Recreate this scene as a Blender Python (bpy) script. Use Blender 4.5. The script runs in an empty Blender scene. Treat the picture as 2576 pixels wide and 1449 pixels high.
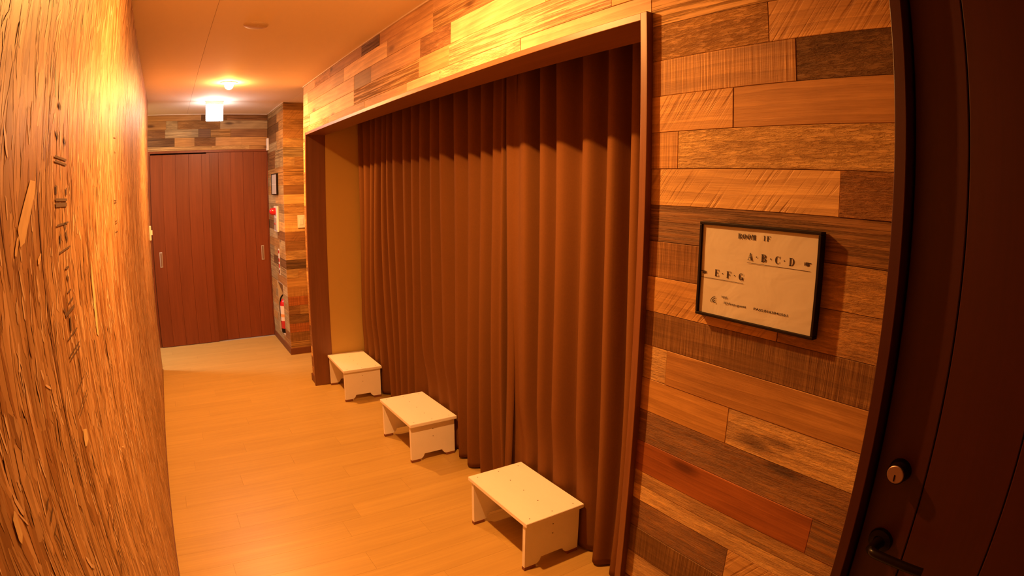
import bpy, bmesh, math, random
from mathutils import Matrix, Vector
R = math.radians
rng = random.Random(7)
scene = bpy.context.scene
col = scene.collection

# ------------------------------------------------------------------ camera, world, exposure
cd = bpy.data.cameras.new('camera')
cam = bpy.data.objects.new('camera', cd)
col.objects.link(cam)
_r = ((0.83876351, -0.54442918, 0.00852299), (0.08502612, 0.1464226, 0.98556125), (0.53781626, 0.82592814, -0.16910463))
cam.matrix_world = Matrix(((_r[0][0], _r[1][0], -_r[2][0], 0), (_r[0][1], _r[1][1], -_r[2][1], 0),
                           (_r[0][2], _r[1][2], -_r[2][2], 1.5697), (0, 0, 0, 1)))
cd.type = 'PANO'
cd.sensor_width = 36.0
cd.sensor_fit = 'HORIZONTAL'
cd.clip_start = 0.01
cd.clip_end = 50
cd.panorama_type = 'FISHEYE_LENS_POLYNOMIAL'
cd.fisheye_fov = R(175)
cd.fisheye_polynomial_k0 = 0.0
cd.fisheye_polynomial_k1 = -0.04880241692
cd.fisheye_polynomial_k2 = -0.000114043
cd.fisheye_polynomial_k3 = 2.62954617e-05
cd.fisheye_polynomial_k4 = -9.3196432e-07
scene.camera = cam

world = bpy.data.worlds.new('world')
scene.world = world
world.use_nodes = True
world.node_tree.nodes['Background'].inputs[0].default_value = (1.0, 0.4, 0.12, 1)
world.node_tree.nodes['Background'].inputs[1].default_value = 0.0

vs = scene.view_settings
vs.view_transform = 'Standard'
vs.look = 'None'
vs.gamma = 1
vs.use_curve_mapping = False
vs.exposure = 0.0
WARM = (1.0, 0.425, 0.10)
COOL = (1.0, 0.93, 0.90)
LAMP_POWER = 58.0        # each downlight, watts
BULB_EMIT = 450.0
EXIT_EMIT = 34.0
PASSAGE_POWER = 36.0

# ------------------------------------------------------------------ room measures (metres)
W = 1.0576      # right wall plane
XL = -0.187     # left wall plane
H = 2.4
YB = 6.41       # back wall plane
YO = 5.55       # end of the strand-board wall
YC = 5.53       # corner block face
FR0, FR1 = 1.001, 4.533     # outer edges of the wide opening's frame
ROW0, PITCH = 0.8323, 0.0882

# ------------------------------------------------------------------ node helpers
class NT:
    def __init__(s, name):
        s.m = bpy.data.materials.new(name)
        s.m.use_nodes = True
        s.t = s.m.node_tree
        s.b = s.t.nodes['Principled BSDF']
    def n(s, kind, **kw):
        o = s.t.nodes.new(kind)
        for k, v in kw.items():
            setattr(o, k, v)
        return o
    def l(s, a, b):
        s.t.links.new(a, b)
    def val(s, sock, v):
        if hasattr(v, 'links') or hasattr(v, 'is_output'):
            s.l(v, sock)
        else:
            sock.default_value = v
    def math(s, op, a, b=0.0, c=None, clamp=False):
        o = s.n('ShaderNodeMath', operation=op, use_clamp=clamp)
        s.val(o.inputs[0], a); s.val(o.inputs[1], b)
        if c is not None: s.val(o.inputs[2], c)
        return o.outputs[0]
    def noise(s, vec, scale, detail=4, rough=0.55, dist=0.0):
        o = s.n('ShaderNodeTexNoise')
        s.l(vec, o.inputs['Vector'])
        o.inputs['Scale'].default_value = scale
        o.inputs['Detail'].default_value = detail
        o.inputs['Roughness'].default_value = rough
        o.inputs['Distortion'].default_value = dist
        return o.outputs[0]
    def mapping(s, vec, scale=(1, 1, 1), rot=(0, 0, 0), loc=(0, 0, 0)):
        o = s.n('ShaderNodeMapping')
        s.l(vec, o.inputs['Vector'])
        o.inputs['Scale'].default_value = scale
        o.inputs['Rotation'].default_value = rot
        s.val(o.inputs['Location'], loc)
        return o.outputs[0]
    def ramp(s, f, stops):
        o = s.n('ShaderNodeValToRGB')
        s.l(f, o.inputs[0])
        e = o.color_ramp.elements
        while len(e) < len(stops): e.new(0.5)
        for el, (p, c) in zip(e, stops):
            el.position = p
            el.color = (*c, 1) if not isinstance(c, (int, float)) else (c, c, c, 1)
        return o.outputs[0]
    def mix(s, f, a, b, mode='MIX'):
        o = s.n('ShaderNodeMix', data_type='RGBA', blend_type=mode)
        s.val(o.inputs['Factor'], f)
        s.val(o.inputs['A'], a if hasattr(a, 'is_output') else (*a, 1))
        s.val(o.inputs['B'], b if hasattr(b, 'is_output') else (*b, 1))
        return o.outputs['Result']
    def bump(s, h, strength=0.3, dist=0.002):
        o = s.n('ShaderNodeBump')
        o.inputs['Strength'].default_value = strength
        o.inputs['Distance'].default_value = dist
        s.l(h, o.inputs['Height'])
        s.l(o.outputs[0], s.b.inputs['Normal'])
    def base(s, c):
        s.val(s.b.inputs['Base Color'], c if hasattr(c, 'is_output') else (*c, 1))
    def set(s, rough=0.5, metal=0.0, spec=0.5):
        s.b.inputs['Roughness'].default_value = rough
        s.b.inputs['Metallic'].default_value = metal
        s.b.inputs['Specular IOR Level'].default_value = spec

def plain(name, c, rough=0.5, metal=0.0, spec=0.5, grain=0.0, gscale=60):
    m = NT(name)
    m.set(rough, metal, spec)
    tc = m.n('ShaderNodeTexCoord').outputs['Object']
    nz = m.noise(tc, gscale, 3)
    if grain:
        f = m.math('MULTIPLY_ADD', nz, grain, 1 - grain * 0.5)
        cc = m.n('ShaderNodeCombineColor')
        for i in range(3): m.l(m.math('MULTIPLY', f, c[i]), cc.inputs[i])
        m.base(cc.outputs[0])
        m.bump(nz, 0.15, 0.001)
    else:
        m.base(c)
    return m.m

def emitter(name, c, strength):
    m = NT(name)
    m.base((0.8, 0.8, 0.8))
    m.b.inputs['Emission Color'].default_value = (*c, 1)
    m.b.inputs['Emission Strength'].default_value = strength
    return m.m

def plank_mat(kind):
    """Old boards: grain along local X. The board's own tint is the object colour."""
    m = NT('old_plank_' + kind)
    oi = m.n('ShaderNodeObjectInfo')
    tc = m.n('ShaderNodeTexCoord').outputs['Object']
    off = m.n('ShaderNodeCombineXYZ')
    m.l(m.math('MULTIPLY', oi.outputs['Random'], 37.3), off.inputs[0])
    m.l(m.math('MULTIPLY', oi.outputs['Random'], 91.7), off.inputs[2])
    va = m.n('ShaderNodeVectorMath', operation='ADD')
    m.l(tc, va.inputs[0]); m.l(off.outputs[0], va.inputs[1])
    v = va.outputs[0]
    blotch = m.noise(m.mapping(v, (3.0, 1, 9)), 1.0, 4, 0.6, 0.5)
    fine = m.noise(m.mapping(v, (7, 1, 190)), 1.0, 6, 0.65)
    mid = m.noise(m.mapping(v, (3.2, 1, 46)), 1.0, 5, 0.6, 0.3)
    # growth rings: stretched, warped bands
    rings = m.n('ShaderNodeTexWave', wave_type='BANDS', bands_direction='Z', wave_profile='SAW')
    m.l(m.mapping(v, (1.3, 1, 10)), rings.inputs['Vector'])
    rings.inputs['Scale'].default_value = 1.1
    rings.inputs['Distortion'].default_value = 9.0
    rings.inputs['Detail'].default_value = 3
    rings.inputs['Detail Scale'].default_value = 0.7
    rg = rings.outputs['Fac']
    # knots
    vo = m.n('ShaderNodeTexVoronoi', feature='F1')
    m.l(m.mapping(v, (2.6, 1, 7.5)), vo.inputs['Vector'])
    vo.inputs['Scale'].default_value = 1.0
    knot = m.ramp(vo.outputs['Distance'], [(0.0, 1.0), (0.07, 0.85), (0.16, 0.0)])
    halo = m.ramp(vo.outputs['Distance'], [(0.0, 1.0), (0.42, 0.0)])
    b1 = m.math('MULTIPLY_ADD', blotch, 0.9, 0.58)
    f1 = m.math('MULTIPLY_ADD', fine, 0.65, 0.68)
    m1 = m.math('MULTIPLY_ADD', mid, 0.6, 0.70)
    g1 = m.math('MULTIPLY_ADD', rg, -0.24, 1.11)
    tone = m.math('MULTIPLY', m.math('MULTIPLY', b1, f1), m.math('MULTIPLY', m1, g1))
    height = m.math('ADD', m.math('MULTIPLY', fine, 0.8), m.math('MULTIPLY', mid, 0.9))
    bs, bd = 0.5, 0.0018
    if kind == 'rough':
        pits = m.noise(m.mapping(v, (26, 1, 170)), 1.0, 5, 0.7, 0.15)
        pm = m.ramp(pits, [(0.33, 0.0), (0.56, 1.0)])
        patch = m.ramp(m.noise(m.mapping(v, (5, 1, 22)), 1.0, 3, 0.5), [(0.42, 0.0), (0.6, 1.0)])
        tone = m.math('MULTIPLY', tone, m.math('MULTIPLY_ADD', pm, 0.22, 0.8))
        tone = m.math('MULTIPLY', tone, m.math('MULTIPLY_ADD', patch, 0.28, 0.90))
        height = m.math('ADD', height, m.math('MULTIPLY', pm, 1.3))
        bs, bd = 0.8, 0.003
    if kind == 'weathered':
        cracks = m.noise(m.mapping(v, (2.0, 1, 85)), 1.0, 6, 0.7, 0.2)
        cm = m.ramp(cracks, [(0.38, 0.0), (0.52, 1.0)])
        tone = m.math('MULTIPLY', tone, m.math('MULTIPLY_ADD', cm, 0.35, 0.7))
        height = m.math('ADD', height, m.math('MULTIPLY', cm, 1.8))
        bs, bd = 0.8, 0.003
    if kind == 'sawn':
        saw = m.noise(m.mapping(v, (130, 1, 3.0)), 1.0, 3, 0.6)
        sm = m.ramp(saw, [(0.40, 0.0), (0.62, 1.0)])
        where = m.ramp(m.noise(m.mapping(v, (5, 1, 12)), 1.0, 2), [(0.35, 0.15), (0.6, 1.0)])
        sw = m.math('MULTIPLY', sm, where)
        tone = m.math('MULTIPLY', tone, m.math('MULTIPLY_ADD', sw, 0.5, 0.85))
        height = m.math('ADD', height, m.math('MULTIPLY', sw, 1.1))
    if kind == 'diagonal':
        saw = m.noise(m.mapping(m.mapping(v, rot=(0, R(-38), 0)), (95, 1, 5.0)), 1.0, 3, 0.55, 0.3)
        sm = m.ramp(saw, [(0.36, 0.0), (0.5, 1.0)])
        where = m.ramp(m.noise(m.mapping(v, (4, 1, 10)), 1.0, 2), [(0.4, 0.9), (0.6, 0.1)])
        sw = m.math('MULTIPLY', m.math('SUBTRACT', 1.0, sm), where)
        tone = m.math('MULTIPLY', tone, m.math('MULTIPLY_ADD', sw, -0.35, 1.05))
        height = m.math('SUBTRACT', height, m.math('MULTIPLY', sw, 1.4))
    kmask = m.math('MULTIPLY', knot, m.ramp(oi.outputs['Random'], [(0.35, 0.15), (0.45, 1.0)]))
    tone = m.math('MULTIPLY', tone, m.math('MULTIPLY_ADD', kmask, -0.62, 1.0))
    tone = m.math('MULTIPLY', tone, m.math('MULTIPLY_ADD', halo, -0.22, 1.08))
    cc = m.n('ShaderNodeSeparateColor')
    m.l(oi.outputs['Color'], cc.inputs[0])
    out = m.n('ShaderNodeCombineColor')
    pw = (1.0, 1.18, 1.3)
    for i in range(3):
        m.l(m.math('MULTIPLY', cc.outputs[i], m.math('POWER', tone, pw[i])), out.inputs[i])
    m.base(out.outputs[0])
    m.bump(height, bs, bd)
    m.set(0.62, 0, 0.35)
    return m.m

def grain_mat(name, c, axis, rough=0.45, contrast=0.5, fine=120, spec=0.4, bump=0.12, per_object=0.0, long=2.2, pw=(1, 1.15, 1.25)):
    """Machined board: straight grain along the given object axis."""
    m = NT(name)
    oi = m.n('ShaderNodeObjectInfo')
    tc = m.n('ShaderNodeTexCoord').outputs['Object']
    va = m.n('ShaderNodeVectorMath', operation='ADD')
    off = m.n('ShaderNodeCombineXYZ')
    for i, k in enumerate((13.7, 31.1, 57.9)):
        m.l(m.math('MULTIPLY', oi.outputs['Random'], k), off.inputs[i])
    m.l(tc, va.inputs[0]); m.l(off.outputs[0], va.inputs[1])
    v = va.outputs[0]
    sc = [fine, fine, fine]; sc[axis] = long
    sb = [fine / 7, fine / 7, fine / 7]; sb[axis] = long * 0.5
    f = m.noise(m.mapping(v, sc), 1.0, 5, 0.6)
    g = m.noise(m.mapping(v, sb), 1.0, 4, 0.6, 0.6)
    tone = m.math('ADD', m.math('MULTIPLY_ADD', f, contrast, 1 - contrast * 0.5), m.math('MULTIPLY_ADD', g, contrast * 1.3, -contrast * 0.65))
    if per_object:
        tone = m.math('MULTIPLY', tone, m.math('MULTIPLY_ADD', oi.outputs['Random'], per_object, 1 - per_object * 0.5))
    out = m.n('ShaderNodeCombineColor')
    for i in range(3):
        m.l(m.math('MULTIPLY', m.math('POWER', tone, pw[i]), c[i]), out.inputs[i])
    m.base(out.outputs[0])
    m.bump(f, bump, 0.001)
    m.set(rough, 0, spec)
    return m.m

# ------------------------------------------------------------------ mesh helpers
def link(name, me, mat, parent=None, loc=(0, 0, 0), rotz=0.0):
    o = bpy.data.objects.new(name, me)
    col.objects.link(o)
    if mat is not None:
        me.materials.clear(); me.materials.append(mat)
    o.location = loc
    o.rotation_euler = (0, 0, rotz)
    if parent is not None:
        o.parent = parent
    return o

def mesh_of(bm, name, smooth=False):
    me = bpy.data.meshes.new(name)
    bmesh.ops.recalc_face_normals(bm, faces=bm.faces)
    bm.to_mesh(me); bm.free()
    if smooth:
        for p in me.polygons: p.use_smooth = True
    return me

def add_box(bm, lo, hi):
    vs_ = [bm.verts.new((x, y, z)) for x in (lo[0], hi[0]) for y in (lo[1], hi[1]) for z in (lo[2], hi[2])]
    for f in ((0, 1, 3, 2), (4, 6, 7, 5), (0, 4, 5, 1), (2, 3, 7, 6), (0, 2, 6, 4), (1, 5, 7, 3)):
        bm.faces.new([vs_[i] for i in f])

def box(name, lo, hi, mat, parent=None, bevel=0.0, seg=2):
    """Box between two world corners; origin at its centre."""
    c = [(a + b) / 2 for a, b in zip(lo, hi)]
    bm = bmesh.new()
    add_box(bm, [a - k for a, k in zip(lo, c)], [a - k for a, k in zip(hi, c)])
    if bevel:
        bmesh.ops.bevel(bm, geom=list(bm.edges), offset=bevel, segments=seg, affect='EDGES', profile=0.5)
    o = link(name, mesh_of(bm, name), mat)
    o.location = c
    if parent is not None:
        o.parent = parent
        o.location = Vector(c) - base_of(parent)
    return o

def base_of(p):
    v = Vector(p.location)
    while p.parent is not None:
        p = p.parent; v += Vector(p.location)
    return v

def empty(name, loc, **kw):
    o = bpy.data.objects.new(name, None)
    col.objects.link(o)
    o.location = loc
    o.empty_display_size = 0.1
    tag(o, **kw)
    return o

def tag(o, label=None, category=None, group=None, kind=None):
    if label: o['label'] = label
    if category: o['category'] = category
    if group: o['group'] = group
    if kind: o['kind'] = kind
    return o

def lathe(name, prof, mat, parent, centre, axis='Z', seg=32, smooth=True):
    """Profile of (radius, height) turned about an axis."""
    bm = bmesh.new()
    rings = []
    for r, h in prof:
        if r < 1e-6:
            rings.append([bm.verts.new((0, 0, h))])
        else:
            rings.append([bm.verts.new((r * math.cos(2 * math.pi * i / seg), r * math.sin(2 * math.pi * i / seg), h)) for i in range(seg)])
    for a, b in zip(rings, rings[1:]):
        for i in range(seg):
            j = (i + 1) % seg
            if len(a) == 1 and len(b) == 1: continue
            if len(a) == 1: bm.faces.new((a[0], b[i], b[j]))
            elif len(b) == 1: bm.faces.new((a[i], b[0], a[j]))
            else: bm.faces.new((a[i], b[i], b[j], a[j]))
    if axis == '-X':
        bmesh.ops.rotate(bm, verts=bm.verts, matrix=Matrix.Rotation(R(-90), 3, 'Y'))
    if axis == '-Z':
        bmesh.ops.rotate(bm, verts=bm.verts, matrix=Matrix.Rotation(R(180), 3, 'X'))
    me = mesh_of(bm, name, smooth)
    o = link(name, me, mat)
    o.location = centre
    if parent is not None:
        o.parent = parent; o.location = Vector(centre) - base_of(parent)
    if smooth:
        try: me.set_sharp_from_angle(angle=R(38))
        except Exception: pass
    return o

def tube(name, pts, rad, mat, parent, seg=12):
    cu = bpy.data.curves.new(name, 'CURVE')
    cu.dimensions = '3D'
    cu.bevel_depth = rad; cu.bevel_resolution = 4; cu.use_fill_caps = True
    sp = cu.splines.new('NURBS')
    sp.points.add(len(pts) - 1)
    b = base_of(parent) if parent is not None else Vector((0, 0, 0))
    for p, q in zip(sp.points, pts):
        p.co = (*(Vector(q) - b), 1)
    sp.use_endpoint_u = True; sp.order_u = 3; sp.resolution_u = 6
    tmp = bpy.data.objects.new(name, cu)
    col.objects.link(tmp)
    dg = bpy.context.evaluated_depsgraph_get(); dg.update()
    me = bpy.data.meshes.new_from_object(tmp.evaluated_get(dg))
    bpy.data.objects.remove(tmp); bpy.data.curves.remove(cu)
    for p in me.polygons: p.use_smooth = True
    return link(name, me, mat, parent)

# ------------------------------------------------------------------ materials
PL = {k: plank_mat(k) for k in ('smooth', 'rough', 'weathered', 'sawn', 'diagonal')}
M_gap = plain('dark_gap', (0.05, 0.02, 0.01), 0.9)
M_ceiling = plain('ceiling_paper', (0.86, 0.78, 0.68), 0.8, grain=0.04, gscale=300)
M_floor = grain_mat('oak_laminate', (0.49, 0.315, 0.095), 0, rough=0.36, contrast=0.3, fine=75, bump=0.03, per_object=0.04, spec=0.45, long=1.8, pw=(1, 1.1, 1.2))
M_base = grain_mat('brown_baseboard', (0.15, 0.045, 0.015), 1, rough=0.5, contrast=0.3)
M_frame = grain_mat('brown_frame', (0.20, 0.075, 0.03), 2, rough=0.42, contrast=0.45, fine=160, spec=0.45)
M_frame_h = grain_mat('brown_frame_flat', (0.20, 0.075, 0.03), 1, rough=0.42, contrast=0.45, fine=160, spec=0.45)
M_slide = grain_mat('walnut_door', (0.18, 0.037, 0.008), 2, rough=0.45, contrast=0.5, fine=90, per_object=0.12)
M_entry = grain_mat('dark_red_brown_door', (0.045, 0.006, 0.003), 2, rough=0.45, contrast=0.3, fine=120)
M_plaster = plain('cream_wallpaper', (0.55, 0.36, 0.10), 0.85, grain=0.06, gscale=400)
M_black = plain('black_metal', (0.006, 0.002, 0.001), 0.3, spec=0.18)
M_blackframe = plain('black_frame', (0.012, 0.005, 0.003), 0.55, spec=0.15)
M_steel = plain('brushed_nickel', (0.32, 0.2, 0.16), 0.45, metal=0.8)
M_handle = plain('pull_metal', (0.5, 0.44, 0.38), 0.45, metal=0.3)
M_white = plain('white_plastic', (0.78, 0.75, 0.7), 0.4)
M_cornice = plain('white_cornice', (0.7, 0.6, 0.5), 0.5)
M_red = plain('red_enamel', (0.55, 0.012, 0.02), 0.22, spec=0.6)
M_rubber = plain('brown_rubber', (0.22, 0.075, 0.03), 0.8)
M_screw = plain('screw_steel', (0.22, 0.15, 0.1), 0.4, metal=0.6)
M_ink = plain('black_ink', (0.03, 0.012, 0.01), 0.7)
M_stamp = plain('faded_stamp_ink', (0.12, 0.055, 0.022), 0.8)

# cream painted plywood of the stools
m = NT('cream_plywood')
tc = m.n('ShaderNodeTexCoord').outputs['Object']
g = m.noise(m.mapping(tc, (6, 2, 6)), 1.0, 4, 0.6)
s_ = m.noise(tc, 160, 2)
f = m.math('ADD', m.math('MULTIPLY_ADD', g, 0.14, 0.9), m.math('MULTIPLY_ADD', s_, 0.05, 0.0))
cc = m.n('ShaderNodeCombineColor')
for i, c in enumerate((0.87, 0.82, 0.80)): m.l(m.math('MULTIPLY', f, c), cc.inputs[i])
m.base(cc.outputs[0]); m.set(0.5, 0, 0.35)
M_stool = m.m

# paper with soft creases
m = NT('creased_paper')
tc = m.n('ShaderNodeTexCoord').outputs['Object']
n1 = m.noise(m.mapping(tc, (9, 9, 12)), 1.0, 3, 0.45, 0.8)
m.base((0.58, 0.54, 0.48)); m.bump(n1, 0.6, 0.006); m.set(0.7, 0, 0.2)
M_paper = m.m

# curtain cloth
m = NT('brown_curtain_cloth')
tc = m.n('ShaderNodeTexCoord').outputs['Object']
w1 = m.noise(m.mapping(tc, (700, 700, 90)), 1.0, 2)
w2 = m.noise(m.mapping(tc, (90, 90, 900)), 1.0, 2)
w3 = m.noise(m.mapping(tc, (6, 6, 2)), 1.0, 3)
f = m.math('ADD', m.math('MULTIPLY_ADD', w1, 0.22, 0.7), m.math('ADD', m.math('MULTIPLY', w2, 0.22), m.math('MULTIPLY_ADD', w3, 0.16, 0.0)))
cc = m.n('ShaderNodeCombineColor')
for i, c in enumerate((0.155, 0.062, 0.018)): m.l(m.math('MULTIPLY', f, c), cc.inputs[i])
m.base(cc.outputs[0]); m.bump(w1, 0.15, 0.0006); m.set(0.85, 0, 0.1)
M_curtain = m.m

# strand board: base and the loose strands (each strand's own tone is a face attribute)
m = NT('strand_board')
tc = m.n('ShaderNodeTexCoord').outputs['Object']
g = m.noise(m.mapping(tc, (1, 45, 7)), 1.0, 5, 0.65, 0.8)
m.base(m.ramp(g, [(0.3, (0.16, 0.075, 0.025)), (0.6, (0.42, 0.25, 0.11))])); m.bump(g, 0.4, 0.002); m.set(0.7, 0, 0.25)
M_osb = m.m
m = NT('wood_strand')
at = m.n('ShaderNodeAttribute', attribute_name='tone')
uv = m.n('ShaderNodeUVMap', uv_map='UVMap').outputs[0]
g = m.noise(m.mapping(uv, (10, 260, 1)), 1.0, 4, 0.6)
g2 = m.noise(m.mapping(uv, (30, 60, 1)), 1.0, 3, 0.6)
tone = m.math('ADD', m.math('MULTIPLY_ADD', g, 0.35, 0.66), m.math('MULTIPLY', g2, 0.32))
sp = m.n('ShaderNodeSeparateColor'); m.l(at.outputs['Color'], sp.inputs[0])
cc = m.n('ShaderNodeCombineColor')
for i, p in enumerate((1.0, 1.2, 1.35)):
    m.l(m.math('MULTIPLY', sp.outputs[i], m.math('POWER', tone, p)), cc.inputs[i])
m.base(cc.outputs[0]); m.bump(g, 0.15, 0.0008); m.set(0.5, 0, 0.35)
M_strand = m.m

# ------------------------------------------------------------------ shell of the room
floor = box('floor', (-2.2, -1.4, -0.06), (2.4, YB + 0.1, -0.004), M_gap)
tag(floor, kind='structure')
ceiling = box('ceiling', (-2.2, -1.4, H + 0.004), (2.4, YB + 0.1, H + 0.12), M_gap)
tag(ceiling, kind='structure')
for p in (floor, ceiling):
    me = p.data
    for v in me.vertices: v.co += p.location
    p.location = (0, 0, 0)

# wall backings (their boards are children); all have their origin at the world origin
def slab(name, boxes, mat):
    bm = bmesh.new()
    for lo, hi in boxes: add_box(bm, lo, hi)
    o = link(name, mesh_of(bm, name), mat)
    tag(o, kind='structure')
    return o

T = 0.012   # board thickness
wb = W + T
wall_right = slab('wall_right', [((wb, 0.40, 0), (wb + 0.12, FR0 + 0.005, H)),
                                 ((wb, FR0 + 0.005, 2.02), (wb + 0.12, FR1 - 0.005, H)),
                                 ((wb, FR1 - 0.005, 0), (wb + 0.12, 4.672, H)),
                                 ((wb, -1.3, 0), (wb + 0.12, -0.62, H)),
                                 ((wb, -0.62, 2.14), (wb + 0.12, 0.40, H))], M_gap)
NY0, NY1, NZ0, NZ1 = 5.77, 6.06, 0.13, 0.66      # niche in the corner block
wall_corner = slab('wall_corner', [((W + T, YC + T, 0), (W + 0.9, NY0, H)),
                                   ((W + T, NY1, 0), (W + 0.9, YB + 0.05, H)),
                                   ((W + T, NY0, 0), (W + 0.9, NY1, NZ0)),
                                   ((W + T, NY0, NZ1), (W + 0.9, NY1, H)),
                                   ((W + 0.17, NY0, NZ0), (W + 0.9, NY1, NZ1))], M_gap)
wall_left = slab('wall_left', [((XL - 0.1, -1.3, 0), (XL, YO, H))], M_osb)
wall_back = slab('wall_back', [((-1.9, YB + T, 2.022), (W + 0.03, YB + 0.12, H)),
                               ((-1.9, YB + T, 0), (-0.19, YB + 0.12, 2.022))], M_gap)
wall_front = slab('wall_front', [((-2.0, -1.42, 0), (2.4, -1.3, H))], M_plaster)
wall_passage = slab('wall_passage', [((-1.9, 5.43, 0), (XL - 0.1, YO, H)), ((-2.0, 5.43, 0), (-1.9, YB + 0.12, H))], M_plaster)
wall_alcove = slab('wall_alcove', [((wb + 0.12, 4.552, 0), (2.25, 4.672, H)), ((2.25, 4.552, 0), (2.35, YC + 0.1, H))], M_plaster)
wall_closet = slab('wall_closet', [((1.195, FR1 - 0.023, 0), (1.75, FR1 + 0.06, H)),
                                   ((1.195, FR0 - 0.05, 0), (1.75, FR0 + 0.023, H)),
                                   ((1.70, FR0, 0), (1.76, FR1, H)),
                                   ((wb + 0.12, FR0, 2.02), (1.196, FR1, H))], M_plaster)

# ceiling boards with faint joints
ys = [-1.4, 0.43, 2.25, 4.07, 5.89, YB + 0.08]
for (x0, x1) in ((-2.2, -0.71), (-0.71, 0.199), (0.199, 1.109), (1.109, 2.4)):
    for y0, y1 in zip(ys, ys[1:]):
        g_ = 0.0008
        box('ceiling_panel', (x0 + g_, y0 + g_ * 0.4, H), (x1 - g_, y1 - g_ * 0.4, H + 0.0045), M_ceiling, ceiling)

# floor boards, laid across the corridor
BW = 0.145
k = 0
y = 2.31 - BW * 26
while y < YB + 0.05:
    if y > -1.3:
        off = {0: 0.628}.get(round((y - 2.31) / BW))
        if off is None:
            off = (k * 0.331 + 0.17) % 0.909 - 0.2
        xs = [-1.9]
        x = off - 0.909 * 3
        while x < 2.0:
            if x > -1.85: xs.append(x)
            x += 0.909
        xs.append(2.2)
        for x0, x1 in zip(xs, xs[1:]):
            if y < 4.6 and x0 > W + 0.75: continue
            if y < 5.3 and x1 < XL - 0.05: continue
            gap = 0.0002
            cx, cy = (x0 + x1) / 2, y + BW / 2
            hx, hy = (x1 - x0) / 2 - gap, BW / 2 - gap
            bm = bmesh.new()
            t = 0.0003
            lo = [bm.verts.new((sx * hx, sy * hy, -0.006)) for sx, sy in ((-1, -1), (1, -1), (1, 1), (-1, 1))]
            mi = [bm.verts.new((sx * hx, sy * hy, -t)) for sx, sy in ((-1, -1), (1, -1), (1, 1), (-1, 1))]
            hi = [bm.verts.new((sx * (hx - t), sy * (hy - t), 0)) for sx, sy in ((-1, -1), (1, -1), (1, 1), (-1, 1))]
            for i in range(4):
                j = (i + 1) % 4
                bm.faces.new((lo[i], lo[j], mi[j], mi[i])); bm.faces.new((mi[i], mi[j], hi[j], hi[i]))
            bm.faces.new(hi)
            link('floorboard', mesh_of(bm, 'floorboard'), M_floor, floor, (cx, cy, 0))
    y += BW
    k += 1

# ------------------------------------------------------------------ plank cladding
TONES = {
    'light': [(0.62, 0.40, 0.20), (0.56, 0.36, 0.19), (0.66, 0.44, 0.23)],
    'mid':   [(0.46, 0.26, 0.105), (0.42, 0.23, 0.10), (0.50, 0.29, 0.13)],
    'red':   [(0.27, 0.085, 0.03), (0.30, 0.10, 0.035)],
    'brown': [(0.25, 0.125, 0.055), (0.29, 0.14, 0.06)],
    'dark':  [(0.16, 0.085, 0.042), (0.19, 0.10, 0.048)],
    'grey':  [(0.46, 0.35, 0.23), (0.52, 0.40, 0.28), (0.42, 0.31, 0.20)],
}
KINDS = list(PL)
def plank(parent, face, a0, a1, z0, z1, tone, kind, proud=None):
    """face 'X': on the right wall facing the corridor, runs along Y. face 'Y': faces the camera end, runs along X."""
    L, h = a1 - a0, z1 - z0
    gap = 0.0004
    hx, hz = L / 2 - gap, h / 2 - gap
    if hx < 0.002 or hz < 0.002: return
    if proud is None: proud = rng.uniform(-0.0012, 0.0012)
    d = T + proud
    c = 0.0009
    bm = bmesh.new()
    q = ((-1, -1), (1, -1), (1, 1), (-1, 1))
    c2 = min(c, hx * 0.4, hz * 0.4)
    r0 = [bm.verts.new((sx * hx, 0, sz * hz)) for sx, sz in q]
    r1 = [bm.verts.new((sx * hx, -(d - c2), sz * hz)) for sx, sz in q]
    r2 = [bm.verts.new((sx * (hx - c2), -d, sz * (hz - c2))) for sx, sz in q]
    for i in range(4):
        j = (i + 1) % 4
        bm.faces.new((r0[i], r0[j], r1[j], r1[i])); bm.faces.new((r1[i], r1[j], r2[j], r2[i]))
    bm.faces.new(r2)
    me = mesh_of(bm, 'plank')
    if face == 'X':
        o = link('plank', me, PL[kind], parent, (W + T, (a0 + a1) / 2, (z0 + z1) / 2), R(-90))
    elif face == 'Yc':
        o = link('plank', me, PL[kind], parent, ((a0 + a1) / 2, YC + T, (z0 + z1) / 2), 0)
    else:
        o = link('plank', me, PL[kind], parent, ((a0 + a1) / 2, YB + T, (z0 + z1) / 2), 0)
    tn = rng.choice(TONES[tone]) if isinstance(tone, str) else tone
    s = rng.uniform(0.92, 1.08)
    k_ = (0.98, 1.0, 1.15) if (z0 > 2.0 and face == 'X' and a0 > 0.9 and parent is wall_right) else (0.84, 0.75, 0.50)  # boards over the opening tinted lighter: nearer lamp's brightness put into their colour
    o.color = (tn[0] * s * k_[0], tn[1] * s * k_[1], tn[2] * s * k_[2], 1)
    return o

def rowz(k): return max(0.0, ROW0 + PITCH * k), min(H, ROW0 + PITCH * (k + 1))

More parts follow.
